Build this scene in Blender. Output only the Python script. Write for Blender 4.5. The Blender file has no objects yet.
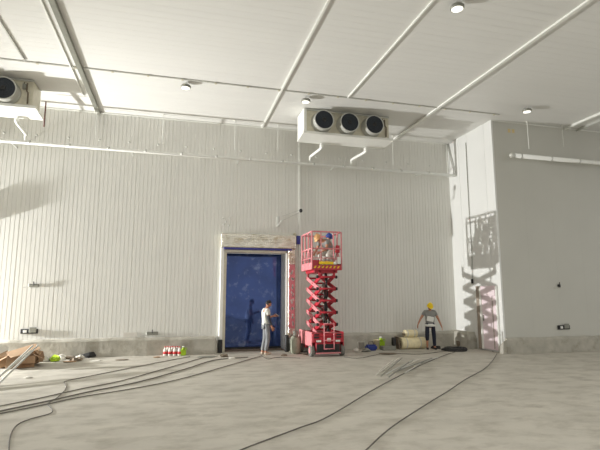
import bpy, bmesh, math, random
from mathutils import Vector, Matrix, Euler
random.seed(7)
PI = math.pi
S = bpy.context.scene
COL = S.collection
CEIL = 7.95; WY = 16.33; RX = 10.5; RY = 13.6     # ceiling height, back wall, side wall, alcove wall

# ------------------------------------------------------------------ camera
F = 473.0; H = 1.85; P_ = math.radians(8.54); YAW = math.radians(14.8)
cam = bpy.data.cameras.new('camera'); camo = bpy.data.objects.new('camera', cam); COL.objects.link(camo)
cam.sensor_fit = 'HORIZONTAL'; cam.sensor_width = 36; cam.lens = 36*F/600; cam.clip_end = 200
camo.location = (0, 0, H); camo.rotation_euler = (PI/2 + P_, 0, -YAW)
S.camera = camo
_f = Vector((math.sin(YAW)*math.cos(P_), math.cos(YAW)*math.cos(P_), math.sin(P_)))
_r = Vector((math.cos(YAW), -math.sin(YAW), 0)); _u = _r.cross(_f)
def ground(x, y, z=0.0):
    """measured point of the floor seen at a place in the survey picture"""
    d = _f + (x-300)/F*_r + (225-y)/F*_u
    t = (z-H)/d.z
    return Vector((t*d.x, t*d.y, z))

# ------------------------------------------------------------------ materials
def mat(name, c, rough=0.6, metal=0.0, var=0.06, scale=6.0, bump=0.0, bscale=40, emit=None, spec=0.5, stretch=None, dirt=None, alpha=1.0, ds=(.52, .66), dscale=1.3):
    m = bpy.data.materials.new(name); m.use_nodes = True
    nt = m.node_tree; b = nt.nodes['Principled BSDF']
    def srgb(v): return ((v/255+0.055)/1.055)**2.4 if v > 10 else v/255/12.92
    L = [srgb(v) for v in c]
    tc = nt.nodes.new('ShaderNodeTexCoord'); mp = nt.nodes.new('ShaderNodeMapping')
    nt.links.new(tc.outputs['Object'], mp.inputs['Vector'])
    if stretch: mp.inputs['Scale'].default_value = stretch
    n = nt.nodes.new('ShaderNodeTexNoise'); n.inputs['Scale'].default_value = scale; n.inputs['Detail'].default_value = 6
    nt.links.new(mp.outputs['Vector'], n.inputs['Vector'])
    r = nt.nodes.new('ShaderNodeValToRGB')
    r.color_ramp.elements[0].position = .3; r.color_ramp.elements[1].position = .7
    r.color_ramp.elements[0].color = [v*(1-var) for v in L]+[1]
    r.color_ramp.elements[1].color = [min(1, v*(1+var)) for v in L]+[1]
    nt.links.new(n.outputs['Fac'], r.inputs['Fac'])
    out = r.outputs['Color']
    if dirt:
        n2 = nt.nodes.new('ShaderNodeTexNoise'); n2.inputs['Scale'].default_value = dscale; n2.inputs['Detail'].default_value = 8; n2.inputs['Roughness'].default_value = .65
        nt.links.new(mp.outputs['Vector'], n2.inputs['Vector'])
        r2 = nt.nodes.new('ShaderNodeMapRange'); r2.inputs['From Min'].default_value = ds[0]; r2.inputs['From Max'].default_value = ds[1]
        nt.links.new(n2.outputs['Fac'], r2.inputs['Value'])
        mx = nt.nodes.new('ShaderNodeMix'); mx.data_type = 'RGBA'
        nt.links.new(r2.outputs['Result'], mx.inputs['Factor']); nt.links.new(out, mx.inputs['A'])
        mx.inputs['B'].default_value = [srgb(v) for v in dirt]+[1]
        out = mx.outputs['Result']
    nt.links.new(out, b.inputs['Base Color'])
    b.inputs['Roughness'].default_value = rough; b.inputs['Metallic'].default_value = metal
    b.inputs['Specular IOR Level'].default_value = spec
    if alpha < 1: b.inputs['Alpha'].default_value = alpha
    if bump:
        nb = nt.nodes.new('ShaderNodeTexNoise'); nb.inputs['Scale'].default_value = bscale; nb.inputs['Detail'].default_value = 5
        nt.links.new(mp.outputs['Vector'], nb.inputs['Vector'])
        bp = nt.nodes.new('ShaderNodeBump'); bp.inputs['Strength'].default_value = bump; bp.inputs['Distance'].default_value = .02
        nt.links.new(nb.outputs['Fac'], bp.inputs['Height']); nt.links.new(bp.outputs['Normal'], b.inputs['Normal'])
    if emit:
        b.inputs['Emission Color'].default_value = [srgb(v) for v in c]+[1]; b.inputs['Emission Strength'].default_value = emit
    return m

M = dict(
 ribbed=mat('ribbed_panel', (226,225,218), .45, var=.02, scale=1.5, stretch=(1,1,.1)),
 panel=mat('smooth_panel', (228,228,224), .42, var=.02, scale=1.0),
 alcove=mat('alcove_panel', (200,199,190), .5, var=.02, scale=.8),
 ceiling=mat('ceiling_panel', (224,223,218), .5, var=.015, scale=1.2, stretch=(.15,3,1)),
 floor=mat('floor_concrete', (190,185,173), .75, var=.08, scale=1.1, bump=.25, bscale=9, dirt=(162,156,143), ds=(.46,.70), dscale=1.7, stretch=(1,1.6,1)),
 kerb=mat('kerb_concrete', (180,176,164), .9, var=.12, scale=3.5, bump=.5, bscale=14, dirt=(148,142,127), ds=(.5,.7), dscale=2.2),
 white=mat('white_paint', (235,235,228), .4, var=.02),
 plastic=mat('white_plastic', (238,238,232), .35, var=.02),
 alu=mat('aluminium', (205,205,198), .4, .35, var=.04),
 greymetal=mat('grey_metal', (140,140,130), .5, .3, var=.05),
 dark=mat('dark_rubber', (38,38,38), .6, var=.1),
 grille=mat('fan_grille', (44,50,58), .6, var=.08),
 beige=mat('galvanised_housing', (205,200,180), .45, .2, var=.08, scale=9),
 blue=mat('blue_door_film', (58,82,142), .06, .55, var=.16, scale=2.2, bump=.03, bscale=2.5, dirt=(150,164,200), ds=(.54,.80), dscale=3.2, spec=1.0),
 purple=mat('purple_film', (60,62,150), .35, var=.1),
 foil=mat('foil_wrap', (222,218,204), .25, .7, var=.14, scale=6, bump=1.0, bscale=12, dirt=(190,180,152), ds=(.5,.66), dscale=4),
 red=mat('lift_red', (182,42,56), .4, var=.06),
 pale=mat('lift_red_lit', (220,138,142), .45, var=.12, scale=14),  # lift red made paler: flood light on the left side painted into the colour
 banner=mat('banner_red', (220,128,138), .5, var=.12, scale=6),
 yellow=mat('yellow', (245,205,20), .45, var=.04),
 hat=mat('hat_yellow', (250,215,10), .35, var=.02),
 hatblue=mat('hat_blue', (40,60,130), .35, var=.03),
 hatorange=mat('hat_orange', (226,176,120), .45, var=.05),
 tyre=mat('grey_tyre', (120,118,112), .85, var=.1),
 lens=mat('lamp_lens', (255,252,240), .3, emit=1.3),
 skin=mat('skin', (186,132,104), .55, var=.04, scale=12),
 hair=mat('black_hair', (24,22,22), .6, var=.2, scale=60),
 tee=mat('pale_grey_shirt', (206,206,198), .85, var=.05),
 tee2=mat('grey_shirt', (140,140,136), .85, var=.06, scale=9),
 sleeve=mat('dark_sleeve', (44,46,54), .8, var=.1),
 pants=mat('grey_trousers', (128,130,132), .85, var=.22, scale=5),
 navy=mat('navy_trousers', (34,38,54), .85, var=.1),
 shoe=mat('dark_shoe', (40,38,38), .7, var=.1),
 shoe2=mat('tan_shoe', (196,180,160), .7, var=.1),
 card=mat('cardboard', (172,142,112), .85, var=.1, scale=5, dirt=(150,114,80)),
 wool=mat('insulation_yellow', (242,230,190), .9, var=.1, scale=7, bump=.5, bscale=20),
 cream=mat('cream', (230,220,190), .8, var=.05),
 cable=mat('cable_dark', (104,100,92), .7, var=.1),
 lime=mat('lime_plastic', (170,205,40), .45, var=.06),
 bluep=mat('blue_plastic', (34,54,130), .4, var=.08),
 sticker=mat('cream_sticker', (214,194,140), .5),
 film=mat('pink_film', (240,222,226), .3, var=.03, scale=2),
 brown=mat('door_post', (156,144,130), .6, var=.1),
 redp=mat('red_label', (200,50,50), .5),
 oxide=mat('oxide_red', (104,58,50), .6),
 gas=mat('gas_cylinder_paint', (150,152,134), .5, var=.08),
 rag=mat('pale_rag', (214,210,200), .95, var=.08),
 soil=mat('rubble_brown', (120,108,92), .95, var=.2, scale=10),
)

# ------------------------------------------------------------------ mesh builder
class MB:
    def __init__(s): s.bm = bmesh.new(); s.mi = 0
    def _tag(s, n0):
        s.bm.faces.ensure_lookup_table()
        for f in s.bm.faces[n0:]: f.material_index = s.mi
    def box(s, a, b, bev=0.0, rot=None, seg=1):
        n0 = len(s.bm.faces)
        a = Vector(a); b = Vector(b); c = (a+b)/2; d = b-a
        r = bmesh.ops.create_cube(s.bm, size=1)
        vs = r['verts']
        R = (rot or Matrix.Identity(3)).to_4x4()
        for v in vs: v.co = Vector((v.co.x*abs(d.x), v.co.y*abs(d.y), v.co.z*abs(d.z)))
        if bev:
            es = list({e for v in vs for e in v.link_edges})
            rr = bmesh.ops.bevel(s.bm, geom=es, offset=bev, segments=seg, affect='EDGES', clamp_overlap=True)
            vs = list({v for f in rr['faces'] for v in f.verts} | {v for v in vs if v.is_valid})
        for v in vs: v.co = (R @ v.co.to_4d()).xyz + c if rot else v.co + c
        s._tag(n0); return s
    def tube(s, pts, r, n=8, cap=True, rad=None):
        n0 = len(s.bm.faces)
        pts = [Vector(p) for p in pts]; rings = []
        up = None
        for i, p in enumerate(pts):
            t = (pts[min(i+1, len(pts)-1)] - pts[max(i-1, 0)]).normalized()
            if up is None:
                up = Vector((0,0,1)) if abs(t.z) < .9 else Vector((0,1,0))
            x = t.cross(up).normalized(); y = x.cross(t).normalized(); up = y
            rr = rad[i] if rad else r
            rings.append([s.bm.verts.new(p + rr*(math.cos(2*PI*k/n)*x + math.sin(2*PI*k/n)*y)) for k in range(n)])
        for A, B in zip(rings, rings[1:]):
            for k in range(n):
                f = s.bm.faces.new((A[k], A[(k+1)%n], B[(k+1)%n], B[k])); f.smooth = n > 6
        if cap:
            s.bm.faces.new(rings[0][::-1]); s.bm.faces.new(rings[-1])
        s._tag(n0); return s
    def lathe(s, prof, c=(0,0,0), axis=None, n=24):
        """prof: (radius, height) pairs about +Z, then turned to axis and moved to c"""
        n0 = len(s.bm.faces)
        q = Vector((0,0,1)).rotation_difference(Vector(axis)) if axis else None
        rings = []
        for r, z in prof:
            ring = []
            for k in range(n):
                v = Vector((max(r,1e-4)*math.cos(2*PI*k/n), max(r,1e-4)*math.sin(2*PI*k/n), z))
                if q: v = q @ v
                ring.append(s.bm.verts.new(v + Vector(c)))
            rings.append(ring)
        for A, B in zip(rings, rings[1:]):
            for k in range(n):
                f = s.bm.faces.new((A[k], A[(k+1)%n], B[(k+1)%n], B[k])); f.smooth = True
        s.bm.faces.new(rings[0][::-1]); s.bm.faces.new(rings[-1])
        s._tag(n0); return s
    def ball(s, c, r, sub=3, rot=None):
        n0 = len(s.bm.faces)
        vs = bmesh.ops.create_icosphere(s.bm, subdivisions=sub, radius=1)['verts']
        r = Vector(r) if hasattr(r, '__len__') else Vector((r,r,r))
        for v in vs:
            p = Vector((v.co.x*r.x, v.co.y*r.y, v.co.z*r.z))
            if rot: p = rot @ p
            v.co = p + Vector(c)
        s.bm.faces.ensure_lookup_table()
        for f in s.bm.faces[n0:]: f.smooth = True
        s._tag(n0); return s
    def poly(s, pts, ext=None):
        n0 = len(s.bm.faces)
        a = [s.bm.verts.new(Vector(p)) for p in pts]
        s.bm.faces.new(a)
        if ext:
            b = [s.bm.verts.new(Vector(p)+Vector(ext)) for p in pts]
            s.bm.faces.new(b[::-1])
            for k in range(len(a)):
                s.bm.faces.new((a[(k+1)%len(a)], a[k], b[k], b[(k+1)%len(a)]))
        s._tag(n0); return s
    def mesh(s, me):
        n0 = len(s.bm.faces); s.bm.from_mesh(me); s.bm.faces.ensure_lookup_table()
        for f in s.bm.faces[n0:]: f.material_index = s.mi
        return s
    def build(s, name, m, parent=None, label=None, loc=None, kind=None):
        bmesh.ops.recalc_face_normals(s.bm, faces=s.bm.faces)
        me = bpy.data.meshes.new(name); s.bm.to_mesh(me); s.bm.free()
        for x in (m if isinstance(m, (list, tuple)) else [m]): me.materials.append(x)
        o = bpy.data.objects.new(name, me); COL.objects.link(o)
        if parent: o.parent = parent
        if label: o['label'] = label
        if kind: o['kind'] = kind
        if loc:
            me.transform(Matrix.Translation(-Vector(loc))); o.location = loc
        return o
def thing(name, label, cat, loc=(0,0,0), rz=0, group=None):
    o = bpy.data.objects.new(name, None); COL.objects.link(o); o.empty_display_size = .1
    o.location = loc; o.rotation_euler = (0,0,rz); o['label'] = label; o['category'] = cat
    if group: o['group'] = group
    return o
def tag(o, label, cat, group=None):
    o['label'] = label; o['category'] = cat
    if group: o['group'] = group
    return o
def struct(o): o['kind'] = 'structure'; return o
def dup(root, loc, label=None, rz=None):
    r = root.copy(); COL.objects.link(r); r.location = loc
    if rz is not None: r.rotation_euler = (0,0,rz)
    if label: r['label'] = label
    for ch in [o for o in COL.objects if o.parent == root]:
        c = ch.copy(); COL.objects.link(c); c.parent = r
        for g in [o for o in COL.objects if o.parent == ch]:
            d = g.copy(); COL.objects.link(d); d.parent = c
    return r
def smooth(pts, k=6):
    pts = [Vector(p) for p in pts]; out = []
    P = [2*pts[0]-pts[1]] + pts + [2*pts[-1]-pts[-2]]
    for i in range(1, len(P)-2):
        for j in range(k):
            t = j/k; a, b, c, d = P[i-1:i+3]
            out.append(.5*((2*b)+(c-a)*t+(2*a-5*b+4*c-d)*t*t+(3*b-a-3*c+d)*t**3))
    out.append(pts[-1]); return out

# ------------------------------------------------------------------ the room
XL, XR, YF = -22.0, 20.0, -14.0
struct(MB().box((XL,YF,-.2), (XR,WY+1.2,0)).build('floor', M['floor']))
# ceiling of long panels with fine grooves, running across
b = MB(); y = YF
b.box((XL,YF,CEIL+.015), (XR,WY+.3,CEIL+.15))
while y < WY:
    w = min(1.15, WY-y)
    k = y
    while k < y+w-.01:
        e = min(k+.23, y+w)
        b.box((XL,k+.0015,CEIL), (XR,e-.0015,CEIL+.02)); k += .23
    y += 1.15
struct(b.build('ceiling', M['ceiling']))

def ribbed(b, x0, x1, z0, z1, Y, phase=4.25):
    pts = []; n = math.floor((x0-phase)/.125)
    x = phase + n*.125
    while x < x1:
        joint = (n % 9 == 0)
        g = .022 if joint else .012; d = .014 if joint else .010
        for px, py in ((x, Y), (x+g*.3, Y+d), (x+g*1.3, Y+d), (x+g*1.7, Y)):
            if x0 <= px <= x1: pts.append((px, py))
        x += .125; n += 1
    pts = [(x0, Y)] + pts + [(x1, Y)]
    V = [[b.bm.verts.new((p[0], p[1], z)) for p in pts] for z in (z0, z1)]
    for k in range(len(pts)-1): b.bm.faces.new((V[0][k], V[0][k+1], V[1][k+1], V[1][k]))
    b.box((x0, Y+.03, z0), (x1, Y+.15, z1))
DX0, DX1, DZ = 1.62, 3.86, 3.42
b = MB()
ribbed(b, XL, DX0, 0, CEIL, WY); ribbed(b, DX0, DX1, DZ, CEIL, WY); ribbed(b, DX1, RX, 0, CEIL, WY)
struct(b.build('wall_back', M['ribbed']))
# side wall: tall smooth panels with joints
b = MB()
ys = [RY, 14.05, 15.08, 15.62, WY+.15]
for a, c in zip(ys, ys[1:]): b.box((RX, a+.006, 0), (RX+.12, c-.006, CEIL), bev=.004)
b.box((RX+.01, RY+.02, 0), (RX+.13, WY+.1, CEIL))
b.box((RX-.012, RY-.012, .4), (RX+.05, RY+.03, CEIL))
struct(b.build('wall_right', M['panel']))
b = MB(); x = RX+.04
while x < XR:
    b.box((x+.0008, RY, 0), (min(x+1.13, XR)-.0008, RY+.1, CEIL)); x += 1.13
b.box((RX+.04, RY+.01, 0), (XR, RY+.12, CEIL))
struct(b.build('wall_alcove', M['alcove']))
# poured kerbs along the walls
def kerb(name, pts, w, h, side=1, cap0=False, cap1=False):
    """kerb along a floor line, chamfered and a little uneven"""
    b = MB(); rnd = random.Random(len(name)); P = []
    for (a, c) in zip(pts, pts[1:]):
        a = Vector(a); c = Vector(c); n = max(1, int((c-a).length/.35))
        P += [a.lerp(c, i/n) for i in range(n)]
    P.append(Vector(pts[-1])); rings = []
    for i, p in enumerate(P):
        t = (P[min(i+1,len(P)-1)]-P[max(i-1,0)]).normalized(); nrm = Vector((t.y,-t.x))*side
        hh = h + rnd.uniform(-.015,.015)
        if (cap0 and i == 0) or (cap1 and i == len(P)-1): hh *= .62
        j = rnd.uniform(-.012,.012)
        prof = [(0,0),(w+j+.015,0),(w+j,hh*.45),(w+j-.01,hh-.07),(w+j-.06,hh-.012),(w*.5,hh+.004),(0,hh)]
        rings.append([b.bm.verts.new((p.x+nrm.x*u, p.y+nrm.y*u, z)) for u, z in prof])
    for A, B in zip(rings, rings[1:]):
        for k in range(len(A)):
            b.bm.faces.new((A[k], A[(k+1)%len(A)], B[(k+1)%len(A)], B[k]))
    b.bm.faces.new(rings[0]); b.bm.faces.new(rings[-1][::-1])
    return struct(b.build(name, M['kerb']))
kerb('baseboard_back', [(XL,WY+.01),(1.36,WY+.01),(1.44,WY+.01)], .32, .54, 1, cap1=True)
kerb('baseboard_center', [(4.16,WY+.01),(4.24,WY+.01),(10.18,WY+.01)], .32, .54, 1, cap0=True)
kerb('baseboard_right', [(RX+.01,16.34),(RX+.01,15.2),(RX+.01,15.08)], .34, .56, 1, cap1=True)
kerb('baseboard_corner', [(RX+.01,13.72),(RX+.01,RY-.12)], .16, .44, 1, cap0=True)
kerb('baseboard_alcove', [(RX+.0,RY+.01),(XR,RY+.01)], .14, .5, 1)

# ------------------------------------------------------------------ freight door in the back wall
door = bpy.data.objects.new('door_1', None); COL.objects.link(door); door.location = (2.74, WY, 0); struct(door)
door['label'] = 'tall blue film-covered freight door with foil-wrapped frame'
def lp(b, *a, **k): pass
O = Vector((2.74, WY, 0))
def part(b, name, m, parent, off, label=None):
    o = b.build(name, m, parent, label); o.data.transform(Matrix.Translation(-Vector(off))); return o
b = MB()
DY = 17.12; nx, nz = 28, 40; G = []
for i in range(nx+1):
    row = []
    for j in range(nz+1):
        x = 1.60+(3.90-1.60)*i/nx; z = .02+3.36*j/nz
        row.append(b.bm.verts.new((x, DY+.0012*math.sin(x*7+z*2.1)+.0010*math.sin(z*5+x*3), z)))
    G.append(row)
for i in range(nx):
    for j in range(nz):
        f = b.bm.faces.new((G[i][j], G[i+1][j], G[i+1][j+1], G[i][j+1])); f.smooth = True
b.box((1.60,DY+.02,.02),(3.90,DY+.1,3.38))
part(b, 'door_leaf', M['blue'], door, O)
b = MB(); b.box((1.5,WY-.21,3.5),(4.12,WY+.02,3.97), .015)
for k in range(5): b.box((1.5,WY-.222,3.53+k*.088),(4.12,WY-.21,3.575+k*.088), .004)
part(b, 'header', M['foil'], door, O)
part(MB().box((1.60,WY-.15,3.44),(3.98,WY+.02,3.5), .006), 'film_strip', M['purple'], door, O, 'purple protective film strip under the header')
part(MB().box((1.64,WY-.06,3.34),(3.9,WY+.25,3.43), .008), 'top_frame', M['beige'], door, O)
part(MB().box((1.50,WY-.09,0),(1.62,WY+.02,3.5), .01), 'jamb', M['white'], door, O)
part(MB().box((1.62,WY-.05,0),(1.71,WY+.25,3.42), .008), 'jamb', M['beige'], door, O)
part(MB().box((3.79,WY-.06,.0),(3.86,WY+.25,3.42), .008), 'jamb', M['white'], door, O)
b = MB(); b.box((3.87,WY-.1,0),(4.12,WY+.02,3.5), .012)
for k in range(9): b.box((3.87,WY-.108,.5+k*.33),(4.12,WY-.1,.55+k*.33), .003)
part(b, 'jamb', M['foil'], door, O)
for x in (1.47, 3.90): part(MB().box((x,WY-.16,0),(x+.15,WY-.09,.42), .012), 'corner_guard', M['dark'], door, O)
part(MB().box((1.60,DY-.06,.0),(3.90,DY-.01,.07), .004), 'sill_seal', M['dark'], door, O)
part(MB().box((1.56,WY+.15,0),(1.66,DY+.1,3.5)), 'reveal', M['panel'], door, O)
part(MB().box((3.80,WY+.15,0),(3.92,DY+.1,3.5)), 'reveal', M['panel'], door, O)
part(MB().box((1.56,WY+.15,3.40),(3.92,DY+.1,3.5)), 'reveal', M['panel'], door, O)
part(MB().box((1.66,WY+.05,0.001),(3.80,DY-.06,.012)), 'threshold', M['soil'], door, O)
# red banner with white writing on the right jamb
t = thing('banner', 'red vertical banner with white characters on the right door jamb', 'banner', (4.0,WY-.125,.75))
part(MB().box((3.88,WY-.125,.75),(4.10,WY-.113,2.95)), 'banner_cloth', M['banner'], t, (4.0,WY-.125,.75))
rnd = random.Random(3)
for k in range(8):
    z = 2.72 - k*.25; b = MB()
    for q in range(4):
        x = 3.92+rnd.random()*.09; zz = z-rnd.random()*.12
        b.box((x,WY-.130,zz),(x+.07,WY-.126,zz+.022)); b.box((x+.02,WY-.130,zz-.04),(x+.045,WY-.126,zz+.05))
    part(b, 'character', M['white'], t, (4.0,WY-.125,.75))
o = MB().box((4.17,WY-.1,3.68),(4.30,WY-.003,3.98), .012).build('control_box', M['purple']); tag(o, 'small purple control box beside the top right corner of the blue door', 'control box')

# side door with pink film
d2 = bpy.data.objects.new('door_2', None); COL.objects.link(d2); struct(d2); d2.location = (RX, 14.3, 0)
d2['label'] = 'narrow pale pink film-covered door in the side wall'
O2 = (RX,14.3,0)
part(MB().box((RX-.05,13.84,.06),(RX-.003,14.64,2.12), .006), 'door_leaf', M['film'], d2, O2)
part(MB().box((RX-.10,14.66,.04),(RX-.003,14.86,2.2), .008), 'door_post', M['brown'], d2, O2)
part(MB().box((RX-.11,14.60,.04),(RX-.003,14.66,2.2), .008), 'frame', M['white'], d2, O2)
part(MB().box((RX-.07,13.78,.04),(RX-.003,13.84,2.2), .008), 'frame', M['white'], d2, O2)
part(MB().box((RX-.10,13.84,1.86),(RX-.05,14.60,2.2), .008), 'film_flap', M['film'], d2, O2)
part(MB().box((RX-.062,14.02,.1),(RX-.051,14.05,1.84)), 'film_edge', M['brown'], d2, O2)
part(MB().box((RX-.09,14.52,1.0),(RX-.05,14.56,1.2), .006), 'handle', M['greymetal'], d2, O2)

# ------------------------------------------------------------------ ceiling rails
def rail(x, y0, y1, w, h, m, label, web=True):
    b = MB()
    if web:
        b.box((x-w*.2,y0,CEIL-h),(x+w*.2,y1,CEIL-.002)); b.box((x-w/2,y0,CEIL-h-.02),(x+w/2,y1,CEIL-h), .004)
    else: b.box((x-w/2,y0,CEIL-h),(x+w/2,y1,CEIL-.002), .008)
    return tag(b.build('ceiling_rail', m, loc=(x,y0,CEIL-h)), label, 'ceiling rail')
rail(-3.98, YF, 13.0, .04, .035, M['alu'], 'thin ceiling rail at the far left, ending above the left air cooler')
rail(-2.90, YF, 15.0, .04, .02, M['white'], 'thin white ceiling rail running close beside the broad grey beam')
rail(-2.66, YF, WY-.02, .13, .10, M['greymetal'], 'broad grey ceiling beam reaching the back wall on the left', False)
rail(2.88, YF, WY-.02, .06, .035, M['white'], 'white ceiling rail that reaches the back wall above the blue door')
rail(4.98, YF, 13.05, .05, .03, M['white'], 'white ceiling rail that ends in front of the three-fan air cooler')
rail(8.10, YF, WY-.02, .10, .05, M['white'], 'bright white ceiling rail right of the three-fan air cooler, the widest white one')
rail(13.6, 4.0, RY-.01, .09, .07, M['white'], 'white ceiling rail near the right edge, left of its pair')
rail(14.15, 4.0, RY-.01, .05, .07, M['alu'], 'thin ceiling rail at the right edge, right of its pair')
t = thing('cross_track', 'long thin track with small clips running across the ceiling', 'ceiling track', (2,13.08,CEIL-.05))
part(MB().box((-14,13.06,CEIL-.035),(10.45,13.10,CEIL-.002), .004), 'track', M['alu'], t, (2,13.08,CEIL-.05))
x = -5.6
while x < 10.4:
    part(MB().box((x,13.045,CEIL-.055),(x+.06,13.115,CEIL-.02), .006), 'clip', M['beige'], t, (2,13.08,CEIL-.05)); x += .93
# cornice trims where walls meet the ceiling
struct(MB().box((XL,WY-.03,CEIL-.05),(RX,WY,CEIL-.001), .01).build('trim_1', M['white']))
struct(MB().box((RX+.03,RY-.03,CEIL-.04),(XR,RY,CEIL-.001), .01).build('trim_2', M['white']))
struct(MB().box((4.265,WY-.02,0.5),(4.33,WY,CEIL-.05), .006).build('trim_3', M['white']))

# ------------------------------------------------------------------ ceiling lamps
def lamp(x, y, label):
    c = (x,y,CEIL)
    t = thing('ceiling_lamp', label, 'ceiling lamp', c, 0, 'round ceiling lamps')
    b = MB().lathe([(.02,-.02),(.12,-.03),(.145,-.06),(.145,-.10),(.13,-.115)]); part(b, 'lamp_body', M['greymetal'], t, (0,0,.06))
    part(MB().lathe([(.118,-.104),(.118,-.12),(.09,-.128)]), 'lens', M['lens'], t, (0,0,.06))
    part(MB().tube([(0,0,.0),(0,0,-.09)], .012), 'stem', M['alu'], t, (0,0,0))
    return t
l0 = lamp(.11, 13.3, 'round ceiling lamp between the left beam and the blue door, alone on its side')
dup(l0, (3.72,13.38,CEIL), 'round ceiling lamp just above the three-fan air cooler')
dup(l0, (5.5,7.96,CEIL), 'round ceiling lamp at the top edge, nearest of all')
dup(l0, (10.89,12.3,CEIL), 'round ceiling lamp in front of the plain right wall')

# ------------------------------------------------------------------ air coolers
def air_cooler(label):
    """origin: front left top corner under the ceiling; width 3.15, depth .8, height .85"""
    t = thing('air_cooler', label, 'air cooler', (0,0,0), 0)
    W, D, Hh = 3.1, .8, .86
    b = MB(); b.box((.1,.07,-Hh+.05),(W-.06,D,-.02), .01)
    for x in (1.05, 1.98): b.box((x-.01,.06,-Hh+.08),(x+.01,.075,-.05))
    b.build('housing', M['beige'], t)
    MB().box((.0,.0,-Hh),(.10,D+.02,-.01), .012).build('side_panel', M['white'], t)
    b = MB(); b.poly([(-.02,.0,-Hh),(W+.06,.0,-Hh),(W+.06,D,-Hh-.05),(-.02,D,-Hh-.05)], (0,0,.06)); b.box((-.02,-.02,-Hh-.005),(W+.06,.01,-Hh+.08), .006)
    b.build('drip_tray', M['white'], t)
    MB().box((.1,.02,-.05),(W-.06,.07,-.005), .006).build('hanging_rail', M['alu'], t)
    for k, x in enumerate((.62, 1.50, 2.38)):
        c = MB(); prof_out = [(.36,0),(.33,-.02),(.315,-.05),(.315,-.30),(.33,-.31),(.33,-.33),(.30,-.33),(.30,-.31)]
        c.lathe([(r, -z) for r, z in prof_out], (x,.07,-.44), (0,-1,0), 32)
        co = c.build('fan_collar', M['alu'], t)
        g = MB(); g.lathe([(.295,.30),(.295,.315)], (x,.07,-.44), (0,-1,0), 32)
        for r in (.07,.13,.19,.25,.29):
            pts = [(x+r*math.cos(a*PI/16), .07-.325, -.44+r*math.sin(a*PI/16)) for a in range(33)]
            g.tube(pts, .006, 4, cap=False)
        for a in range(8):
            g.tube([(x,.07-.325,-.44),(x+.3*math.cos(a*PI/4),.07-.325,-.44+.3*math.sin(a*PI/4))], .006, 4)
        go = g.build('fan_grille', M['grille'], co)
        MB().lathe([(.07,.31),(.07,.34),(.05,.35)], (x,.07,-.44), (0,-1,0), 16).build('fan_hub', M['dark'], co)
    # pipework on the right end
    b = MB(); b.tube([(2.88,.04,-.12),(2.88,.02,-.35),(2.92,.02,-.40),(2.92,.04,-.72)], .02, 8); b.tube([(2.80,.04,-.10),(2.80,.03,-.3)], .014, 8)
    b.build('copper_pipework', M['soil'], t, 'brown pipework at the right end')
    MB().box((2.76,.02,-.3),(2.85,.08,-.14), .006).build('valve_box', M['greymetal'], t)
    return t
ac = air_cooler('white air cooler with three round fans, right of the blue door'); ac.location = (3.88, 14.2, CEIL-.01)
ac2 = dup(ac, (-7.12, 14.2, CEIL-.01), 'air cooler cut by the left edge, one fan in view')
# heavier drain elbows
def drain(x0, z1, x1, label):
    b = MB(); b.tube(smooth([(x0,14.9,CEIL-.94),(x0,14.9,6.93),(x0,14.93,6.86),(x1+.02,15.68,6.80),(x1,15.78,6.74),(x1,15.82,6.6)],4), .05, 10)
    t = thing('drain_pipe', label, 'drain pipe', (x0,14.9,7.0), 0, 'drain pipes under the air coolers')
    part(b, 'pipe', M['plastic'], t, (x0,14.9,7.0))
    part(MB().lathe([(.065,0),(.07,.02),(.07,.1),(.06,.12)], (x0,14.9,6.87)), 'socket', M['white'], t, (x0,14.9,7.0))
drain(4.70, 0, 4.55, 'white drain pipe under the leftmost fan of the centre air cooler')
drain(6.32, 0, 6.12, 'white drain pipe under the rightmost fan of the centre air cooler')
drain(-4.62, 0, -4.62, 'white drain pipe below the left air cooler')
t = thing('condensate_pipe', 'long white pipe running along the ribbed back wall below the air coolers', 'pipe', (2,15.82,6.56))
OP = (2,15.82,6.56)
part(MB().tube([(-14,15.82,6.58),(10.44,15.82,6.50)], .05, 12), 'pipe', M['plastic'], t, OP)
x = -5.7
while x < 10:
    part(MB().tube([(x,15.82,6.575-.0033*(x+5.7)),(x+.07,15.82,6.575-.0033*(x+5.77))], .062, 12), 'coupling', M['alu'], t, OP)
    x += 1.15
for x in (-5,-1.5,2,5.5,9): part(MB().box((x-.015,15.86,6.5),(x+.015,WY-.002,6.53)), 'pipe_support', M['alu'], t, OP)
o = MB().tube([(10.42,15.84,6.46),(10.44,16.24,7.9)], .03, 8).build('pipe_brace', M['alu'], loc=(10.42,15.84,6.46)); tag(o, 'slanting strut from the end of the long pipe up into the ceiling corner', 'strut')
o = MB().tube([(10.40,16.26,6.5),(10.40,16.26,7.92)], .018, 8).build('corner_rod', M['white'], loc=(10.40,16.26,6.5)); tag(o, 'thin white upright rod in the ceiling corner beside the slanting strut', 'rod')
t = thing('alcove_pipe', 'thick white pipe with rounded end in front of the plain right wall', 'pipe', (13,13.3,6.75))
part(MB().tube([(11.05,13.3,6.62),(XR-.5,13.3,6.62)], .075, 14), 'pipe', M['plastic'], t, (13,13.3,6.75))
part(MB().ball((11.05,13.3,6.62), (.12,.095,.095)), 'end_cap', M['alu'], t, (13,13.3,6.75))
for x in (11.35, 12.6, 13.8): part(MB().tube([(x,13.3,6.62),(x+.05,13.3,6.62)], .09, 14), 'coupling', M['alu'], t, (13,13.3,6.75))
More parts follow.
